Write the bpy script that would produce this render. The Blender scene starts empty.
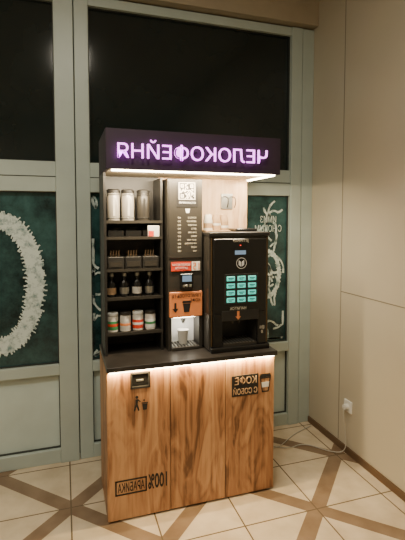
import bpy, bmesh, math, random
from mathutils import Vector, Matrix
random.seed(7)
scene = bpy.context.scene
COL = scene.collection

# ---------------------------------------------------------------- materials
MATS = {}
def mat(name, col=(0.5,0.5,0.5), rough=0.5, metal=0.0, emit=None, estr=0.0, spec=0.5, noise=0.0, nscale=8.0, bump=0.0):
    if name in MATS: return MATS[name]
    m = bpy.data.materials.new(name); m.use_nodes = True
    nt = m.node_tree; b = nt.nodes["Principled BSDF"]
    b.inputs["Base Color"].default_value = (*col,1)
    b.inputs["Roughness"].default_value = rough
    b.inputs["Metallic"].default_value = metal
    b.inputs["Specular IOR Level"].default_value = spec
    if emit:
        b.inputs["Emission Color"].default_value = (*emit,1)
        b.inputs["Emission Strength"].default_value = estr
    tc = nt.nodes.new("ShaderNodeTexCoord")
    n = nt.nodes.new("ShaderNodeTexNoise"); n.inputs["Scale"].default_value = nscale; n.inputs["Detail"].default_value = 4
    nt.links.new(tc.outputs["Object"], n.inputs["Vector"])
    r = nt.nodes.new("ShaderNodeValToRGB")
    k = noise
    r.color_ramp.elements[0].position = 0.3; r.color_ramp.elements[1].position = 0.7
    r.color_ramp.elements[0].color = (*[max(0,c*(1-k)) for c in col],1)
    r.color_ramp.elements[1].color = (*[min(1,c*(1+k)) for c in col],1)
    nt.links.new(n.outputs["Fac"], r.inputs["Fac"])
    nt.links.new(r.outputs["Color"], b.inputs["Base Color"])
    if bump:
        bp = nt.nodes.new("ShaderNodeBump"); bp.inputs["Strength"].default_value = bump; bp.inputs["Distance"].default_value = 0.01
        nt.links.new(n.outputs["Fac"], bp.inputs["Height"]); nt.links.new(bp.outputs["Normal"], b.inputs["Normal"])
    MATS[name] = m
    return m

def wood_mat(name, dark, mid, light, off=0.0):
    m = bpy.data.materials.new(name); m.use_nodes = True; nt = m.node_tree; L = nt.links
    b = nt.nodes["Principled BSDF"]; b.inputs["Roughness"].default_value = 0.45
    g = nt.nodes.new("ShaderNodeNewGeometry")
    mp = nt.nodes.new("ShaderNodeMapping"); mp.inputs["Scale"].default_value = (4.0,4.0,0.9); mp.inputs["Location"].default_value=(off,off*2,off*3)
    L.new(g.outputs["Position"], mp.inputs["Vector"])
    n = nt.nodes.new("ShaderNodeTexNoise"); n.inputs["Scale"].default_value = 1.6; n.inputs["Detail"].default_value = 5; n.inputs["Distortion"].default_value = 1.2
    L.new(mp.outputs[0], n.inputs["Vector"])
    mp2 = nt.nodes.new("ShaderNodeMapping"); mp2.inputs["Scale"].default_value = (38,38,1.6)
    L.new(g.outputs["Position"], mp2.inputs["Vector"])
    n2 = nt.nodes.new("ShaderNodeTexNoise"); n2.inputs["Scale"].default_value = 1.5; n2.inputs["Detail"].default_value = 6
    L.new(mp2.outputs[0], n2.inputs["Vector"])
    ma = nt.nodes.new("ShaderNodeMath"); ma.operation='MULTIPLY'; ma.inputs[1].default_value = 6.0
    L.new(n.outputs["Fac"], ma.inputs[0])
    fr = nt.nodes.new("ShaderNodeMath"); fr.operation='PINGPONG'; fr.inputs[1].default_value = 0.5
    L.new(ma.outputs[0], fr.inputs[0])
    a1 = nt.nodes.new("ShaderNodeMath"); a1.operation='MULTIPLY_ADD'; a1.inputs[1].default_value = 0.26
    L.new(fr.outputs[0], a1.inputs[0])
    a2 = nt.nodes.new("ShaderNodeMath"); a2.operation='MULTIPLY_ADD'; a2.inputs[1].default_value=0.40
    L.new(n2.outputs["Fac"], a2.inputs[0]); 
    a3 = nt.nodes.new("ShaderNodeMath"); a3.operation='MULTIPLY'; a3.inputs[1].default_value=0.58
    L.new(n.outputs["Fac"], a3.inputs[0]); L.new(a3.outputs[0], a2.inputs[2])
    L.new(a2.outputs[0], a1.inputs[2])
    r = nt.nodes.new("ShaderNodeValToRGB")
    r.color_ramp.elements[0].position=0.41; r.color_ramp.elements[0].color=(*dark,1)
    r.color_ramp.elements[1].position=0.68; r.color_ramp.elements[1].color=(*light,1)
    e = r.color_ramp.elements.new(0.53); e.color=(*mid,1)
    L.new(a1.outputs[0], r.inputs["Fac"]); L.new(r.outputs["Color"], b.inputs["Base Color"])
    return m

def floor_mat():
    m = bpy.data.materials.new("floor_tiles"); m.use_nodes=True; nt=m.node_tree; L=nt.links
    b = nt.nodes["Principled BSDF"]
    g = nt.nodes.new("ShaderNodeNewGeometry"); s = nt.nodes.new("ShaderNodeSeparateXYZ"); L.new(g.outputs["Position"], s.inputs[0])
    def M(op,a,bv=None,c=None):
        n = nt.nodes.new("ShaderNodeMath"); n.operation=op
        for i,v in enumerate((a,bv,c)):
            if v is None: continue
            if isinstance(v,(int,float)): n.inputs[i].default_value=v
            else: L.new(v,n.inputs[i])
        return n.outputs[0]
    T=0.43
    def dist(v,off,p):
        q = M('ADD', v, -off); q = M('ADD', q, p*0.5+p*40)
        q = M('MODULO', q, p); q = M('SUBTRACT', q, p*0.5); return M('ABSOLUTE', q)
    gx = dist(s.outputs[0],1.734,T); gy = dist(s.outputs[1],2.40,T)
    grout = M('LESS_THAN', M('MINIMUM', gx, gy), 0.004)
    sm = M('SUBTRACT', s.outputs[0], s.outputs[1]); sp = M('ADD', s.outputs[0], s.outputs[1])
    d1 = dist(sm,1.734-2.40,2*T); d2 = dist(sp,1.734+2.40,2*T)
    dm = M('MINIMUM', d1, d2)
    band = M('LESS_THAN', dm, 0.060)
    n = nt.nodes.new("ShaderNodeTexNoise"); n.inputs["Scale"].default_value=7; n.inputs["Detail"].default_value=6; L.new(g.outputs["Position"], n.inputs["Vector"])
    r1 = nt.nodes.new("ShaderNodeValToRGB"); r1.color_ramp.elements[0].position=.3; r1.color_ramp.elements[1].position=.7
    r1.color_ramp.elements[0].color=(0.52,0.42,0.29,1); r1.color_ramp.elements[1].color=(0.68,0.57,0.41,1); L.new(n.outputs["Fac"], r1.inputs[0])
    r2 = nt.nodes.new("ShaderNodeValToRGB"); r2.color_ramp.elements[0].position=.3; r2.color_ramp.elements[1].position=.7
    r2.color_ramp.elements[0].color=(0.18,0.118,0.072,1); r2.color_ramp.elements[1].color=(0.26,0.18,0.115,1); L.new(n.outputs["Fac"], r2.inputs[0])
    mx = nt.nodes.new("ShaderNodeMix"); mx.data_type='RGBA'; L.new(band, mx.inputs[0]); L.new(r1.outputs[0], mx.inputs[6]); L.new(r2.outputs[0], mx.inputs[7])
    mx2 = nt.nodes.new("ShaderNodeMix"); mx2.data_type='RGBA'; L.new(grout, mx2.inputs[0]); L.new(mx.outputs[2], mx2.inputs[6]); mx2.inputs[7].default_value=(0.14,0.10,0.06,1)
    L.new(mx2.outputs[2], b.inputs["Base Color"])
    b.inputs["Roughness"].default_value=0.26
    bp = nt.nodes.new("ShaderNodeBump"); bp.inputs["Strength"].default_value=0.3; bp.inputs["Distance"].default_value=0.002; bp.invert=True
    L.new(grout,bp.inputs["Height"]); L.new(bp.outputs[0], b.inputs["Normal"])
    return m

def teal_glass():
    m = bpy.data.materials.new("painted_teal_glass"); m.use_nodes=True; nt=m.node_tree; L=nt.links
    b = nt.nodes["Principled BSDF"]; b.inputs["Roughness"].default_value=0.12
    g = nt.nodes.new("ShaderNodeNewGeometry")
    n = nt.nodes.new("ShaderNodeTexNoise"); n.inputs["Scale"].default_value=4; n.inputs["Detail"].default_value=8; n.inputs["Roughness"].default_value=.7
    L.new(g.outputs["Position"], n.inputs["Vector"])
    r = nt.nodes.new("ShaderNodeValToRGB")
    r.color_ramp.elements[0].position=.38; r.color_ramp.elements[0].color=(0.006,0.018,0.020,1)
    r.color_ramp.elements[1].position=.72; r.color_ramp.elements[1].color=(0.045,0.125,0.125,1)
    L.new(n.outputs["Fac"], r.inputs[0]); L.new(r.outputs[0], b.inputs["Base Color"])
    return m

def paint_mat():
    m = bpy.data.materials.new("white_window_paint"); m.use_nodes=True; nt=m.node_tree; L=nt.links
    b = nt.nodes["Principled BSDF"]; b.inputs["Roughness"].default_value=0.75
    g = nt.nodes.new("ShaderNodeNewGeometry")
    n = nt.nodes.new("ShaderNodeTexNoise"); n.inputs["Scale"].default_value=22; n.inputs["Detail"].default_value=8; n.inputs["Roughness"].default_value=.75
    L.new(g.outputs["Position"], n.inputs["Vector"])
    r = nt.nodes.new("ShaderNodeValToRGB")
    r.color_ramp.elements[0].position=.36; r.color_ramp.elements[0].color=(0.16,0.26,0.26,1)
    r.color_ramp.elements[1].position=.52; r.color_ramp.elements[1].color=(0.62,0.71,0.67,1)
    L.new(n.outputs["Fac"], r.inputs[0]); L.new(r.outputs[0], b.inputs["Base Color"])
    return m

M_floor = floor_mat()
M_wood = [wood_mat("oak_door_%d"%i,(0.14,0.058,0.024),(0.37,0.172,0.072),(0.56,0.305,0.140),off=i*3.3) for i in range(3)]
M_woodback = wood_mat("oak_back_panel",(0.30,0.16,0.08),(0.50,0.31,0.17),(0.62,0.43,0.26),off=9)
M_wall = mat("beige_wall_panel",(0.49,0.44,0.335),0.34,noise=0.04,nscale=2)
M_seam = mat("panel_seam",(0.22,0.19,0.14),0.6)
M_beam = mat("beige_beam",(0.38,0.32,0.23),0.6,noise=0.05)
M_ceil = mat("ceiling_white",(0.6,0.57,0.5),0.8,noise=0.03)
M_frame = mat("window_frame_plastic",(0.42,0.49,0.45),0.4,noise=0.04)
M_gasket = mat("window_gasket",(0.03,0.035,0.03),0.6)
M_frost = mat("door_infill_panel",(0.52,0.62,0.58),0.35,noise=0.06,nscale=5)
M_dark = mat("dark_night_glass",(0.010,0.016,0.016),0.09,noise=0.25,nscale=1.5)
M_teal = teal_glass()
M_paint = paint_mat()
M_black = mat("black_laminate",(0.018,0.017,0.016),0.4,noise=0.2)
M_black2 = mat("black_gloss_plastic",(0.010,0.010,0.010),0.16)
M_charcoal = mat("charcoal_metal",(0.042,0.038,0.032),0.38,metal=0.3,noise=0.1)
M_canopy = mat("canopy_violet_black",(0.028,0.016,0.032),0.6,noise=0.1)
M_under = mat("canopy_underside",(0.66,0.56,0.42),0.6,noise=0.05)
M_counter = mat("dark_counter",(0.030,0.026,0.022),0.3,noise=0.3,nscale=20)
M_violet = mat("violet_neon",(0.6,0.3,0.7),0.4,emit=(0.84,0.22,0.92),estr=4.5)
M_led = mat("warm_led",(1,0.85,0.6),0.4,emit=(1,0.84,0.58),estr=24)
M_cyan = mat("cyan_key_light",(0.1,0.6,0.55),0.4,emit=(0.07,0.80,0.62),estr=0.7)
M_white = mat("white_print",(0.75,0.75,0.70),0.6)
M_cream = mat("cream_print",(0.60,0.55,0.43),0.6)
M_ink = mat("black_ink",(0.012,0.012,0.012),0.5)
M_red = mat("red_label",(0.65,0.05,0.02),0.4,noise=0.08)
M_orange = mat("orange_copper_panel",(0.74,0.25,0.085),0.35,noise=0.10,nscale=12)
M_steel = mat("brushed_steel",(0.45,0.45,0.42),0.3,metal=0.9,noise=0.1)
M_whitepl = mat("white_plastic",(0.75,0.75,0.70),0.35)
M_kraft = mat("kraft_paper",(0.34,0.22,0.12),0.7,noise=0.1,nscale=30)
M_cup = mat("paper_cup",(0.55,0.52,0.46),0.6,noise=0.04)
M_green = mat("green_label",(0.05,0.22,0.08),0.5,noise=0.2,nscale=40)
M_screen = mat("small_screen",(0.02,0.05,0.08),0.2,emit=(0.45,0.6,0.75),estr=0.5)
M_base = mat("brown_baseboard",(0.12,0.07,0.035),0.5,noise=0.1)
M_tube = mat("translucent_cup_tube",(0.28,0.26,0.23),0.25,noise=0.06)
M_redled = mat("red_indicator",(0.6,0.02,0.02),0.4,emit=(1,0.05,0.02),estr=2)
M_bronze = mat("bronze_trim",(0.20,0.13,0.06),0.3,metal=.8)
M_diff = mat("lamp_diffuser",(1,1,1),.5,emit=(1,.93,.80),estr=5)

# ---------------------------------------------------------------- helpers
def group(name, loc=(0,0,0)):
    e = bpy.data.objects.new(name, None); e.location = loc; e.empty_display_size = 0.1
    COL.objects.link(e); return e
def finish(name, me, parent, m, loc=(0,0,0), smooth=False):
    o = bpy.data.objects.new(name, me)
    if m: me.materials.append(m)
    if smooth:
        for p in me.polygons: p.use_smooth = True
    COL.objects.link(o)
    if parent: o.parent = parent; o.location = Vector(loc) - parent.location
    else: o.location = loc
    return o
def box(name, parent, x0,x1,y0,y1,z0,z1, m, bev=0.0):
    c = ((x0+x1)/2,(y0+y1)/2,(z0+z1)/2)
    bm = bmesh.new(); bmesh.ops.create_cube(bm,size=1)
    bmesh.ops.scale(bm, vec=(abs(x1-x0),abs(y1-y0),abs(z1-z0)), verts=bm.verts)
    if bev>0: bmesh.ops.bevel(bm, geom=bm.edges[:], offset=bev, segments=3, affect='EDGES', profile=0.5)
    me = bpy.data.meshes.new(name); bm.to_mesh(me); bm.free()
    return finish(name, me, parent, m, c)
def lathe(name, parent, loc, prof, m, seg=32, axis='Z'):
    bm = bmesh.new(); rings=[]
    for r,z in prof:
        ring=[]
        for i in range(seg):
            a=2*math.pi*i/seg
            ring.append(bm.verts.new((r*math.cos(a), r*math.sin(a), z)))
        rings.append(ring)
    for a,b in zip(rings,rings[1:]):
        for i in range(seg): bm.faces.new((a[i],a[(i+1)%seg],b[(i+1)%seg],b[i]))
    bm.faces.new(list(reversed(rings[0]))); bm.faces.new(rings[-1])
    if axis=='Y': bmesh.ops.rotate(bm, matrix=Matrix.Rotation(math.radians(90),3,'X'), verts=bm.verts)
    bmesh.ops.recalc_face_normals(bm, faces=bm.faces)
    me = bpy.data.meshes.new(name); bm.to_mesh(me); bm.free()
    o = finish(name, me, parent, m, loc, smooth=True)
    es = o.modifiers.new("es","EDGE_SPLIT"); es.split_angle=math.radians(35)
    return o
def tube(name, parent, pts, r, m, res=8):
    cu = bpy.data.curves.new(name,'CURVE'); cu.dimensions='3D'; cu.bevel_depth=r; cu.bevel_resolution=3; cu.resolution_u=res
    sp = cu.splines.new('NURBS'); sp.points.add(len(pts)-1)
    off = parent.location if parent else Vector((0,0,0))
    for p,q in zip(sp.points,pts): p.co=(*(Vector(q)-off),1)
    sp.use_endpoint_u=True; sp.order_u=3
    o = bpy.data.objects.new(name,cu); COL.objects.link(o)
    dg = bpy.context.evaluated_depsgraph_get(); dg.update()
    me = bpy.data.meshes.new_from_object(o.evaluated_get(dg)); bpy.data.objects.remove(o)
    me.materials.clear()
    o = finish(name, me, None, m, smooth=True)
    if parent: o.parent=parent
    return o
def text(name, parent, s, x0,x1,z0,z1,y, m, mirror=True, depth=0.0015, bold=0.0):
    """lettering lying on a plane that faces -Y, fitted to a box"""
    cu = bpy.data.curves.new(name,'FONT'); cu.body=s; cu.align_x='CENTER'; cu.space_line=1.0
    cu.extrude=0.05; cu.offset=bold; cu.resolution_u=4
    o = bpy.data.objects.new(name,cu); COL.objects.link(o)
    dg = bpy.context.evaluated_depsgraph_get(); dg.update()
    me = bpy.data.meshes.new_from_object(o.evaluated_get(dg)); bpy.data.objects.remove(o)
    me.materials.clear()
    xs=[v.co.x for v in me.vertices]; ys=[v.co.y for v in me.vertices]
    ax,bx,ay,by=min(xs),max(xs),min(ys),max(ys)
    for v in me.vertices:
        fx=(v.co.x-ax)/(bx-ax)-.5; fz=(v.co.y-ay)/(by-ay)-.5
        if mirror: fx=-fx
        v.co=(fx*(x1-x0), -(v.co.z/0.1)*depth, fz*(z1-z0))
    if mirror: me.flip_normals()
    return finish(name, me, parent, m, ((x0+x1)/2, y-depth/2-0.0003, (z0+z1)/2))
def shape(name, par, pts, y, m, depth=0.0015):
    """flat shape in XZ extruded a hair towards -Y"""
    bm=bmesh.new(); vs=[bm.verts.new((x,0,z)) for x,z in pts]
    f=bm.faces.new(vs); r=bmesh.ops.extrude_face_region(bm, geom=[f])
    for v in [g for g in r['geom'] if isinstance(g,bmesh.types.BMVert)]: v.co.y-=depth
    bmesh.ops.recalc_face_normals(bm, faces=bm.faces)
    me=bpy.data.meshes.new(name); bm.to_mesh(me); bm.free()
    return finish(name, me, par, m, (0,y,0))
def ringband(name, parent, cx,cz,rx,rz,th,y,m,a0=0,a1=360,rag=0.0,n=120):
    bm=bmesh.new(); prev=None
    for i in range(n+1):
        a=math.radians(a0+(a1-a0)*i/n)
        j=random.uniform(-rag,rag); k=random.uniform(-rag,rag)
        o=bm.verts.new((cx+(rx+j)*math.cos(a),0,cz+(rz+j)*math.sin(a)))
        q=bm.verts.new((cx+(rx-th+k)*math.cos(a),0,cz+(rz-th+k)*math.sin(a)))
        if prev: bm.faces.new((prev[0],o,q,prev[1]))
        prev=(o,q)
    me=bpy.data.meshes.new(name); bm.to_mesh(me); bm.free()
    return finish(name, me, parent, m, (0,y,0))

# ---------------------------------------------------------------- room shell
BY=2.90; RX=1.82; LX=-3.2; FY=-2.6; CZ=3.4; HT=3.01
box("floor",None,LX-.1,RX+.1,FY-.1,BY+.1,-.1,0,M_floor)
box("ceiling",None,LX-.1,RX+.1,FY-.1,BY+.1,CZ,CZ+.1,M_ceil)
box("wall_left",None,LX-.1,LX,FY,BY,0,CZ,M_wall)
box("wall_front",None,LX-.1,RX+.1,FY-.1,FY,0,CZ,M_wall)
wr=group("wall_right",(RX,0,0))
box("panel",wr,RX,RX+.1,FY,BY+.1,0,CZ,M_wall)
box("seam_horizontal",wr,RX-.0015,RX+.001,FY,2.50,1.094,1.100,M_seam)
box("seam_vertical",wr,RX-.0015,RX+.001,2.497,2.503,0.05,CZ,M_seam)
box("seam_vertical_2",wr,RX-.0015,RX+.001,1.30,1.305,0.05,CZ,M_seam)
box("baseboard_right",None,RX-.012,RX,FY,BY,0,.045,M_base)
wb=group("wall_back",(0,BY,0))
box("header",wb,LX,RX,BY+.02,BY+.1,HT,CZ,M_beam)
box("header_beam",wb,LX,RX,BY-.08,BY+.02,HT+.01,CZ,M_beam,0.004)
box("backing",wb,LX,RX,BY+.06,BY+.1,0,HT,M_gasket)

def bay(name,x0,x1):
    g=group(name,((x0+x1)/2,BY,0))
    z=[(0,.09),(.585,.655),(1.77,1.96),(HT-.06,HT)]
    for i,(a,b) in enumerate(z):
        box("rail_%d"%i,g,x0,x1,BY-.02,BY+.05,a,b,M_frame,.004)
    def sash(tag,a,b,m):
        box("pane_"+tag,g,x0,x1,BY+.02,BY+.03,a,b,m)
        box("gasket_l_"+tag,g,x0,x0+.006,BY+.005,BY+.02,a,b,M_gasket)
        box("gasket_r_"+tag,g,x1-.006,x1,BY+.005,BY+.02,a,b,M_gasket)
        box("gasket_b_"+tag,g,x0,x1,BY+.005,BY+.02,a,a+.006,M_gasket)
        box("gasket_t_"+tag,g,x0,x1,BY+.005,BY+.02,b-.006,b,M_gasket)
    sash("upper",1.96,HT-.06,M_dark)
    sash("middle",.655,1.77,M_teal)
    sash("lower",.09,.585,M_frost)
    box("transom_groove",g,x0,x1,BY-.0215,BY-.019,1.862,1.868,M_gasket)
    return g
w0=bay("window_1",-3.2,-1.62)
w1=bay("window_2",-1.45,-.040)
w2=bay("window_3",.17,1.63)
for i,(a,b,s) in enumerate([(-1.62,-1.45,-1.53),(-.040,.17,.08),(1.63,RX,1.72)]):
    g=group("trim_%d"%(i+1),((a+b)/2,BY,0))
    box("mullion",g,a,s-.003,BY-.03,BY+.05,0,HT,M_frame,.004)
    box("mullion_half",g,s+.003,b,BY-.022,BY+.05,0,HT,M_frame,.004)
PY=BY+.0185
RCX,RCZ=-.385,1.19
ringband("painted_ring",w1,RCX,RCZ,.262,.45,.105,PY,M_paint,-95,95,rag=.010,n=160)
def stroke(pts,w,par,m=None,dy=.0006):
    bm=bmesh.new(); prev=None
    for i,(x,z) in enumerate(pts):
        j=pts[min(i+1,len(pts)-1)]; k=pts[max(i-1,0)]
        d=Vector((j[0]-k[0],j[1]-k[1])); d.normalize(); n=Vector((-d.y,d.x))*w*random.uniform(.6,1.1)
        a=bm.verts.new((x+n.x,0,z+n.y)); b=bm.verts.new((x-n.x,0,z-n.y))
        if prev: bm.faces.new((prev[0],a,b,prev[1]))
        prev=(a,b)
    me=bpy.data.meshes.new("painted_stroke"); bm.to_mesh(me); bm.free()
    finish("painted_stroke",me,par,m or M_paint,(0,PY-dy,0))
for k in range(46):
    a=math.radians(-95+k*4.2)
    x=RCX+.255*math.cos(a); z=RCZ+.44*math.sin(a)
    L=random.uniform(.012,.03); b=a+random.uniform(-.4,.4)
    stroke([(x,z),(min(x+L*math.cos(b),-.05),z+L*math.sin(b))],.005,w1)
    x=RCX+.162*math.cos(a); z=RCZ+.352*math.sin(a); L=random.uniform(.01,.03)
    stroke([(x,z),(x-L*math.cos(b),z-L*math.sin(b))],.005,w1)
def squiggle(cx,cz,n,par,w,sp,lo,hi):
    for k in range(n):
        x=cx+random.uniform(-sp,sp); z=cz+random.uniform(-.5,.5)
        a=random.uniform(0,6.28); pts=[]
        for t in range(9):
            pts.append((x,z)); a+=random.uniform(-.6,.7); x+=.022*math.cos(a); z+=.03*math.sin(a)
        pts=[(min(max(px,lo),hi),min(max(pz,.68),1.74)) for px,pz in pts]
        stroke(pts,w,par)
squiggle(.24,1.2,16,w2,.009,.05,.185,.45); squiggle(1.45,1.15,22,w2,.009,.09,1.2,1.60)
text("painted_lettering",w2,"ИМИЗ\nС НОВЫМ",1.36,1.58,1.50,1.62,PY,M_paint)
ringband("painted_clock",w2,1.46,1.18,.12,.19,.035,PY-.001,M_paint,0,360,rag=.006)

# ---------------------------------------------------------------- kiosk furniture
X0,X1=.197,1.155; YF=2.20; YB=2.62; CT=.838
cab=group("coffee_kiosk_cabinet",((X0+X1)/2,(YF+YB)/2,0))
box("side_left",cab,X0,X0+.018,YF+.022,YB,0,.805,M_wood[0])
box("side_right",cab,X1-.018,X1,YF+.022,YB,0,.805,M_wood[2])
box("back",cab,X0+.018,X1-.018,YB-.01,YB,0,.805,M_black)
box("plinth",cab,X0+.02,X1-.02,YF+.03,YF+.05,0,.06,M_black)
ds=[X0,.533,.850,X1]
for i in range(3):
    a,b=ds[i]+.0018,ds[i+1]-.0018
    if i==0:
        hx0,hx1,hz0,hz1=.322,.420,.712,.792
        box("door_1_lower",cab,a,b,YF,YF+.02,.012,hz0,M_wood[0])
        box("door_1_top",cab,a,b,YF,YF+.02,hz1,.803,M_wood[0])
        box("door_1_left",cab,a,hx0,YF,YF+.02,hz0,hz1,M_wood[0])
        box("door_1_right",cab,hx1,b,YF,YF+.02,hz0,hz1,M_wood[0])
        for (p,q,r_,s_) in [(hx0-.004,hx1+.004,hz1-.006,hz1+.004),(hx0-.004,hx1+.004,hz0-.004,hz0+.006),(hx0-.004,hx0+.006,hz0,hz1),(hx1-.006,hx1+.004,hz0,hz1)]:
            box("chute_rim",cab,p,q,YF-.003,YF+.03,r_,s_,M_black)
        box("chute_flap",cab,hx0,hx1,YF+.012,YF+.016,hz0,hz1,M_black2)
        box("chute_flap_edge",cab,hx0+.030,hx1-.030,YF+.009,YF+.012,hz0+.030,hz0+.040,M_steel,.001)
    else:
        box("door_%d"%(i+1),cab,a,b,YF,YF+.02,.012,.803,M_wood[i],.001)
box("worktop",cab,X0,X1+.010,YF-.020,YB+.01,.812,CT,M_counter,.003)
box("led_channel",cab,X0+.01,X1-.01,YF-.014,YF-.005,.806,.812,M_led)

CB=1.850; CTZ=2.052
up=group("kiosk_canopy",((X0+X1)/2,2.4,CT))
box("back_panel_dark",up,X0+.01,.56,YB-.016,YB,CT,CB,M_black)
box("back_panel_wood",up,.56,X1,YB-.016,YB,CT,CB,M_woodback)
box("side_wall",up,X0+.012,X0+.026,2.38,YB-.016,CT,CB,M_black)
cx0,cx1=X0+.010,X1+.026
box("canopy_face",up,cx0,cx1,YF,YF+.018,CB,CTZ,M_canopy,.002)
box("canopy_left",up,cx0,cx0+.018,YF+.018,YB,CB,CTZ,M_canopy)
box("canopy_right",up,cx1-.018,cx1,YF+.018,YB,CB,CTZ,M_canopy)
box("canopy_top",up,cx0+.018,cx1-.018,YF+.018,YB,CTZ-.018,CTZ,M_canopy)
box("canopy_soffit",up,cx0+.018,cx1-.018,YF+.018,YB,CB+.001,CB+.016,M_under)
box("led_strip_front",up,cx0+.03,cx1-.022,YF+.022,YF+.034,CB-.008,CB+.001,M_led)
box("led_strip_right",up,cx1-.034,cx1-.022,YF+.04,YB-.03,CB-.008,CB+.001,M_led)
text("canopy_lettering",up,"ЧЕЛОКОФЕЙНЯ",.262,1.085,1.900,1.998,YF-.022,M_violet,depth=.008,bold=.0)
for k in range(11):
    xx=.262+(k+.5)*.823/11
    box("letter_standoff",up,xx-.003,xx+.003,YF-.021,YF+.001,1.945,1.951,M_black)

hk=group("cup_lid_holder",(1.02,YB-.05,1.70))
box("plate",hk,.97,1.05,YB-.024,YB-.016,1.66,1.76,M_steel,.003)
tube("wire_1",hk,[(.985,YB-.02,1.74),(.985,YB-.10,1.74),(.985,YB-.12,1.70),(.985,YB-.09,1.67)],.003,M_charcoal)
tube("wire_2",hk,[(1.035,YB-.02,1.74),(1.035,YB-.10,1.74),(1.035,YB-.12,1.70),(1.035,YB-.09,1.67)],.003,M_charcoal)
# ---------------------------------------------------------------- rack with shelves
rk=group("shelf_rack",(.37,2.5,CT))
SX0,SX1=X0+.027,.540; SY=2.40
for i,z in enumerate([1.585,1.495,1.315,1.155,.955]):
    box("shelf_%d"%(i+1),rk,SX0,SX1,SY,YB-.018,z-.012,z,M_charcoal,.001)
    box("lip_%d"%(i+1),rk,SX0,SX1,SY-.004,SY,z-.012,z+.004,M_charcoal)
box("upright",rk,SX1-.012,SX1,SY,YB-.018,CT,1.83,M_black)
for k,(x,m) in enumerate([(.270,M_tube),(.351,M_tube),(.440,M_charcoal)]):
    g=group("cup_dispenser_tube",(x,2.46,1.586))
    lathe("tube",g,(x,2.46,1.586),[(.034,0),(.036,.01),(.036,.15),(.033,.155),(.033,.158)],m)
    for j in (0,5): lathe("rim",g,(x,2.46,1.60+j*.026),[(.0365,0),(.038,.002),(.038,.005),(.0365,.007)],M_steel if k<2 else M_black)
    box("window_slot",g,x-.006,x+.006,2.46-.038,2.46-.034,1.615,1.715,M_cup if k<2 else M_black)
    lathe("cap",g,(x,2.46,1.744),[(.037,0),(.037,.014),(.030,.02)],M_black)
g=group("lid_tray",(.37,2.48,1.50))
for k in range(3):
    x=SX0+.01+k*.098
    box("tray_%d"%k,g,x,x+.09,2.42,2.58,1.4955,1.535,M_black2,.004)
    lathe("lid",g,(x+.045,2.47,1.535),[(.036,0),(.038,.004),(.034,.010),(.030,.014)],M_charcoal)
g2=group("stirrer_tray",(.37,2.48,1.316))
for k in range(3):
    x=SX0+.005+k*.098
    box("bin_%d"%k,g2,x,x+.092,2.405,2.58,1.316,1.385,M_black,.004)
    box("bin_front_%d"%k,g2,x+.01,x+.082,2.402,2.406,1.330,1.360,M_charcoal)
    for j in range(4): tube("stirrer",g2,[(x+.02+j*.015,2.44,1.38),(x+.022+j*.015,2.43,1.42)],.002,M_kraft)
g=group("sugar_packet_box",(.485,2.43,1.496))
box("carton",g,.455,.520,2.395,2.41,1.4965,1.56,M_whitepl,.002)
box("label",g,.457,.488,2.3935,2.3952,1.50,1.53,M_red)
for k in range(4):
    x=.254+k*.073
    g=group("syrup_bottle",(x,2.46,1.156))
    lathe("body",g,(x,2.46,1.156),[(.024,0),(.027,.004),(.027,.07),(.022,.085),(.012,.098),(.011,.115)],M_black2)
    lathe("cap",g,(x,2.46,1.271),[(.013,0),(.013,.018),(.010,.02)],M_steel)
    lathe("label",g,(x,2.46,1.17),[(.0273,0),(.0276,.002),(.0276,.036),(.0273,.038)],[M_kraft,M_steel,M_cup,M_steel][k])
for k,(lm,cm) in enumerate([(M_green,M_red),(M_cup,M_orange),(M_red,M_whitepl),(M_whitepl,M_green)]):
    x=.258+k*.072
    g=group("topping_jar",(x,2.45,.956))
    lathe("body",g,(x,2.45,.956),[(.028,0),(.031,.004),(.031,.085),(.027,.094)],M_cup)
    lathe("label",g,(x,2.45,.97),[(.0313,0),(.0316,.002),(.0316,.048),(.0313,.05)],lm)
    lathe("stripe",g,(x,2.45,.99),[(.0318,0),(.0321,.002),(.0321,.012),(.0318,.014)],cm)
    lathe("lid",g,(x,2.45,1.050),[(.030,0),(.031,.002),(.031,.014),(.028,.017)],M_charcoal if k%2 else M_whitepl)

# ---------------------------------------------------------------- central drink dispenser column
vx0,vx1,vy0,vy1=.560,.766,2.36,2.603
v=group("cold_drink_dispenser",((vx0+vx1)/2,2.48,CT))
box("upper_body",v,vx0,vx1,vy0,vy1,1.03,1.826,M_charcoal,.004)
box("niche_back",v,vx0,vx1,vy0+.12,vy1,CT,1.03,M_charcoal)
box("niche_back_liner",v,vx0+.02,vx1-.02,vy0+.114,vy0+.12,CT+.02,1.03,M_whitepl)
box("niche_left",v,vx0,vx0+.02,vy0,vy0+.12,CT,1.03,M_charcoal)
box("niche_right",v,vx1-.02,vx1,vy0,vy0+.12,CT,1.03,M_charcoal)
box("niche_floor",v,vx0+.02,vx1-.02,vy0-.01,vy0+.12,CT,CT+.02,M_charcoal,.003)
for k in range(8):
    box("drip_slat",v,vx0+.03+k*.019,vx0+.038+k*.019,vy0,vy0+.11,CT+.02,CT+.024,M_steel)
lathe("spout",v,((vx0+vx1)/2,vy0+.05,.985),[(.008,0),(.012,.01),(.018,.03),(.022,.045)],M_steel)
lathe("paper_cup",v,((vx0+vx1)/2,vy0+.055,CT+.024),[(.023,0),(.033,.078),(.035,.080),(.035,.084)],M_cup)
box("niche_led",v,vx0+.04,vx1-.04,vy0+.02,vy0+.03,1.024,1.03,M_led)
fy=vy0
box("upper_fascia",v,vx0+.008,vx1-.004,fy-.004,fy,1.375,1.815,M_charcoal,.001)
box("qr_card",v,.612,.738,fy-.006,fy-.004,1.665,1.805,M_black)
qx,qz,qs=.628,1.712,.0063
bm=bmesh.new()
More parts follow.
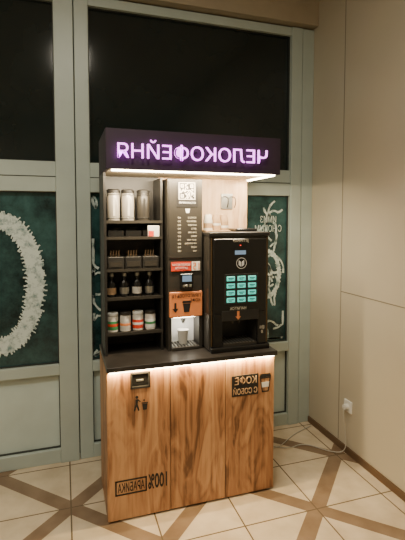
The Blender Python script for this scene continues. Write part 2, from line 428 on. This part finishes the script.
def sq(bm,x,z,s):
    f=[bm.verts.new((x,0,z)),bm.verts.new((x+s,0,z)),bm.verts.new((x+s,0,z+s)),bm.verts.new((x,0,z+s))]; bm.faces.new(f)
N=14
def finder(i,j):
    for (a,b) in ((0,0),(N-5,0),(0,N-5)):
        ii,jj=i-a,j-b
        if 0<=ii<5 and 0<=jj<5:
            return (ii in(0,4) or jj in(0,4) or (ii==2 and jj==2))
    return None
for i in range(N):
    for j in range(N):
        f=finder(i,j)
        on = f if f is not None else random.random()<.5
        if on: sq(bm,qx+i*qs,qz+(N-1-j)*qs,qs)
me=bpy.data.meshes.new("qr_modules"); bm.to_mesh(me); bm.free()
box("qr_white",v,qx-.005,qx+N*qs+.005,fy-.0070,fy-.006,qz-.005,qz+N*qs+.005,M_cup)
finish("qr_modules",me,v,M_ink,(0,fy-.0074,0))
text("qr_caption",v,"ОТСКАНИРУЙ",.626,.724,1.685,1.698,fy-.006,M_white)
shape("logo_cup",v,[(.668,1.632),(.684,1.632),(.690,1.655),(.662,1.655)],fy-.004,M_white)
pl=["ЭСПРЕССО","АМЕРИКАНО","КАПУЧИНО","ЛАТТЕ","РАФ КОФЕ","МОККО","ФЛЭТ УАЙТ","ГОР ШОКОЛАД","КАКАО","ЧАЙ"]
for k,s in enumerate(pl):
    z=1.600-k*.0212
    w=.010*len(s)*.62
    text("price_item",v,s,.728-w,.728,z,z+.010,fy-.004,M_cream)
    text("price_value",v,str(60+10*(k%5)),.618,.636,z,z+.010,fy-.004,M_cream)
box("red_label",v,.578,.696,fy-.006,fy-.0035,1.300,1.352,M_red)
text("red_label_text_1",v,"БЕСКОНТАКТНАЯ",.585,.690,1.330,1.343,fy-.006,M_white)
text("red_label_text_2",v,"ОПЛАТА",.600,.676,1.310,1.323,fy-.006,M_white)
box("white_label",v,.700,.750,fy-.006,fy-.0035,1.300,1.352,M_white)
text("white_label_text",v,"15",.706,.745,1.306,1.346,fy-.006,M_orange)
box("card_reader",v,.628,.705,fy-.020,fy,1.195,1.285,M_black2,.006)
box("card_reader_screen",v,.640,.694,fy-.022,fy-.020,1.240,1.274,M_screen)
for k in range(3): box("reader_key",v,.642+k*.019,.655+k*.019,fy-.022,fy-.020,1.208,1.222,M_steel,.001)
box("orange_panel",v,.566,.762,fy-.012,fy,1.035,1.180,M_orange,.004)
text("orange_text_1",v,"ПРИГОТОВЬТЕ",.580,.750,1.148,1.168,fy-.012,M_ink)
text("orange_text_2",v,"КОФЕ",.690,.748,1.120,1.140,fy-.012,M_ink)
shape("cup_icon",v,[(.652,1.062),(.682,1.062),(.690,1.112),(.644,1.112)],fy-.0121,M_ink)
shape("cup_icon_lid",v,[(.640,1.115),(.694,1.115),(.690,1.128),(.644,1.128)],fy-.0121,M_ink)
shape("arrow_icon",v,[(.600,1.062),(.618,1.085),(.606,1.085),(.606,1.118),(.594,1.118),(.594,1.085),(.582,1.085)],fy-.0121,M_ink)

# ---------------------------------------------------------------- bean-to-cup coffee machine
mx0,mx1,my0,my1=.775,1.146,2.25,2.600
c=group("coffee_machine",((mx0+mx1)/2,2.42,CT))
rx0,rx1,rz0,rz1=.850,1.070,CT+.045,1.055
box("body_top",c,mx0,mx1,my0+.02,my1,rz1,1.515,M_charcoal,.006)
box("body_left",c,mx0,rx0,my0+.02,my1,CT+.01,rz1,M_charcoal,.004)
box("body_right",c,rx1,mx1,my0+.02,my1,CT+.01,rz1,M_charcoal,.004)
box("recess_back",c,rx0,rx1,my0+.14,my1,CT+.01,rz1,M_black)
box("base",c,mx0+.004,mx1-.004,my0-.015,my1-.02,CT,CT+.030,M_black2,.006)
box("drip_tray",c,rx0+.004,rx1-.004,my0+.0,my0+.13,CT+.028,rz0,M_charcoal,.002)
for k in range(10): box("grille",c,rx0+.012+k*.020,rx0+.020+k*.020,my0+.004,my0+.12,rz0,rz0+.004,M_steel)
box("door_upper",c,mx0+.022,mx1-.022,my0,my0+.022,rz1+.005,1.485,M_black2,.004)
box("door_left",c,mx0+.022,rx0,my0,my0+.022,CT+.032,rz1+.005,M_black2,.003)
box("door_right",c,rx1,mx1-.022,my0,my0+.022,CT+.032,rz1+.005,M_black2,.003)
box("top_lip",c,mx0-.004,mx1+.004,my0+.006,my1,1.500,1.522,M_black,.005)
box("bean_hopper_lid",c,mx0+.20,mx1-.03,2.36,2.55,1.522,1.540,M_black2,.006)
for s in (mx0+.012,mx1-.016):
    box("bronze_trim",c,s,s+.004,my0+.010,my0+.021,CT+.035,1.49,M_bronze)
text("brand_lettering",c,"JETINNO",.915,1.010,1.462,1.481,my0,M_cream)
box("indicator",c,.955,.962,my0-.002,my0,1.445,1.450,M_redled)
box("status_display",c,.925,.992,my0-.002,my0,1.395,1.418,M_screen)
ringband("logo_ring",c,.965,1.345,.032,.032,.003,my0-.002,M_white,0,360)
shape("logo_cup_a",c,[(.948,1.335),(.962,1.325),(.962,1.352),(.948,1.362)],my0-.001,M_white)
shape("logo_cup_b",c,[(.967,1.325),(.981,1.335),(.981,1.362),(.967,1.352)],my0-.001,M_white)
box("keypad_bezel",c,.862,1.070,my0-.003,my0+.002,1.112,1.285,M_black,.002)
for i in range(3):
    for j in range(4):
        x=.874+i*.066; z=1.122+j*.041
        box("key",c,x,x+.050,my0-.007,my0-.002,z,z+.027,M_cyan,.003)
        box("key_legend",c,x+.008,x+.042,my0-.0078,my0-.0068,z+.014,z+.018,M_ink)
        box("key_legend",c,x+.012,x+.034,my0-.0078,my0-.0068,z+.007,z+.010,M_ink)
lathe("spout_left",c,(.935,my0+.06,.985),[(.006,0),(.010,.015),(.014,.04),(.014,.07)],M_charcoal)
lathe("spout_right",c,(.975,my0+.06,.985),[(.006,0),(.010,.015),(.014,.04),(.014,.07)],M_charcoal)
box("spout_block",c,.915,.995,my0+.02,my0+.10,1.020,1.056,M_black2,.006)
box("recess_lintel",c,rx0-.004,rx1+.004,my0-.004,my0+.02,1.015,1.075,M_black,.003)
text("instruction",c,"НАПИТОК",.895,.995,1.078,1.094,my0-.001,M_cream)
shape("arrow",c,[(.945,1.020),(.962,1.040),(.952,1.040),(.952,1.070),(.938,1.070),(.938,1.040),(.928,1.040)],my0-.0041,M_orange)
text("side_text",c,"ЦЕНА\n80",1.082,1.112,.93,.975,my0,M_cream)

g=group("paper_cup_stack",(.84,2.40,1.522))
box("tray",g,.785,.935,2.34,2.46,1.522,1.530,M_kraft,.002)
for k,x in enumerate([.815,.868,.915]):
    for j in range(4):
        z=1.531+j*.014
        lathe("cup",g,(x-.003,2.395,z),[(.027,0),(.028,.004),(.020,.050)],M_cup if (k+j)%3==0 else M_kraft)

# ---------------------------------------------------------------- signs on doors
s=group("coffee_to_go_sign",(1.0,YF-.002,.65))
y=YF
box("plate",s,.888,1.052,y-.004,y-.0004,.592,.712,M_ink,.001)
text("word_top",s,"КОФЕ",.905,1.040,.658,.704,y-.004,M_woodback,bold=.01)
text("word_bottom",s,"С СОБОЙ",.896,1.044,.602,.646,y-.004,M_woodback,bold=.01)
def frame_poly(nm,par,pts,w,yy,m):
    n=len(pts)
    for i in range(n):
        a=Vector(pts[i]); b=Vector(pts[(i+1)%n]); d=(b-a).normalized(); q=Vector((-d.y,d.x))*w/2; a2=a-d*w/2; b2=b+d*w/2
        shape(nm,par,[tuple(a2+q),tuple(b2+q),tuple(b2-q),tuple(a2-q)],yy,m)
frame_poly("cup_outline",s,[(1.078,.600),(1.116,.600),(1.128,.680),(1.066,.680)],.006,y-.0005,M_ink)
shape("cup_lid",s,[(1.060,.684),(1.134,.684),(1.128,.704),(1.066,.704)],y-.0005,M_ink)
shape("cup_sleeve",s,[(1.074,.625),(1.120,.625),(1.124,.655),(1.070,.655)],y-.0005,M_white)
s=group("arabica_sign",(.37,YF-.002,.19))
frame_poly("border",s,[(.238,.148),(.398,.148),(.398,.222),(.238,.222)],.008,y-.0005,M_ink)
text("word",s,"АРАБИКА",.247,.389,.160,.210,y-.0005,M_ink,bold=.012)
text("percent",s,"100%",.408,.512,.150,.232,y-.0005,M_ink,bold=.02)
s=group("litter_sign",(.37,YF-.002,.63))
lathe("head",s,(.352,y-.0008,.662),[(.008,0),(.008,.001)],M_ink,axis='Y')
shape("body",s,[(.344,.650),(.358,.652),(.372,.638),(.370,.634),(.358,.642),(.356,.625),(.366,.590),(.358,.588),(.350,.612),(.342,.588),(.334,.590),(.344,.625)],y-.0006,M_ink)
shape("bin",s,[(.384,.590),(.404,.590),(.408,.622),(.380,.622)],y-.0006,M_ink)
shape("bin_rim",s,[(.377,.625),(.411,.625),(.411,.630),(.377,.630)],y-.0006,M_ink)
shape("litter",s,[(.385,.640),(.392,.637),(.394,.645),(.387,.647)],y-.0006,M_ink)

# ---------------------------------------------------------------- socket & cable
s=group("power_socket",(RX,2.39,.33))
box("plate",s,RX-.012,RX,2.35,2.43,.29,.37,M_whitepl,.004)
lath=lathe("plug",s,(RX-.026,2.39,.33),[(.018,-.014),(.018,.014)],M_whitepl)
lath.rotation_euler=(0,math.radians(90),0)
M_cable=mat("grey_cable",(0.48,0.45,0.38),0.5)
s=group("power_cable",(1.6,2.4,0))
tube("cable",s,[(RX-.038,2.39,.33),(RX-.050,2.39,.31),(RX-.030,2.38,.15),(RX-.03,2.37,.03),(RX-.10,2.42,.006),(1.60,2.60,.006),(1.45,2.55,.006),(1.32,2.68,.006),(1.20,2.66,.006)],.003,M_cable,res=12)
tube("cable_2",s,[(RX-.03,2.80,.006),(1.62,2.74,.006),(1.50,2.66,.006),(1.38,2.58,.006),(1.20,2.64,.006)],.003,M_cable,res=12)

# ---------------------------------------------------------------- lights
def area(name,loc,rot,sx,sy,power,col,parent=None):
    l=bpy.data.lights.new(name,'AREA'); l.shape='RECTANGLE'; l.size=sx; l.size_y=sy; l.energy=power; l.color=col
    o=bpy.data.objects.new(name,l); COL.objects.link(o); o.rotation_euler=rot
    if parent: o.parent=parent; o.location=Vector(loc)-parent.location
    else: o.location=loc
    return o
warm=(1,.91,.73)
for (x,yy,e,h) in [(.11,.85,34,.14),(-1.35,.7,26,.28),(-2.2,-1.2,26,.28)]:
    g=group("ceiling_lamp",(x,yy,CZ))
    box("housing",g,x-h-.02,x+h+.02,yy-.31,yy+.31,CZ-.04,CZ,M_whitepl,.004)
    box("diffuser",g,x-h,x+h,yy-.28,yy+.28,CZ-.045,CZ-.04,M_diff)
    area("tube_light",(x,yy,CZ-.055),(0,0,0),2*h,.55,e,warm,g)
area("canopy_led_light",((X0+X1)/2,YF+.045,CB-.011),(math.radians(25),0,0),.86,.02,24,(1,.80,.52),up)
area("canopy_led_light_2",(cx1-.05,2.4,CB-.011),(0,0,0),.02,.3,5,(1,.85,.62),up)
area("counter_led_light",((X0+X1)/2,YF-.010,.804),(0,0,0),.93,.012,9,(1,.72,.34),cab)
area("niche_led_light",((vx0+vx1)/2,vy0+.04,1.020),(0,0,0),.12,.02,.8,(1,.92,.8),v)

w=bpy.data.worlds.new("world"); scene.world=w; w.use_nodes=True
w.node_tree.nodes["Background"].inputs[0].default_value=(.9,.8,.6,1); w.node_tree.nodes["Background"].inputs[1].default_value=.02

# ---------------------------------------------------------------- camera
cam=bpy.data.cameras.new("camera"); co=bpy.data.objects.new("camera",cam); COL.objects.link(co)
FL=428.0; pit=math.radians(3.2)
cam.sensor_fit='HORIZONTAL'; cam.sensor_width=36; cam.lens=36*FL/405; cam.clip_start=.05
cam.shift_y=-(270-(218.5+FL*math.tan(pit)))/405
yaw=math.radians(18)
F=Vector((math.sin(yaw)*math.cos(pit),math.cos(yaw)*math.cos(pit),-math.sin(pit)))
R=Vector((math.cos(yaw),-math.sin(yaw),0)); U=R.cross(F)
mm=Matrix((R,U,-F)).transposed().to_4x4(); mm.translation=Vector((0,0,1.6)); co.matrix_world=mm
scene.camera=co
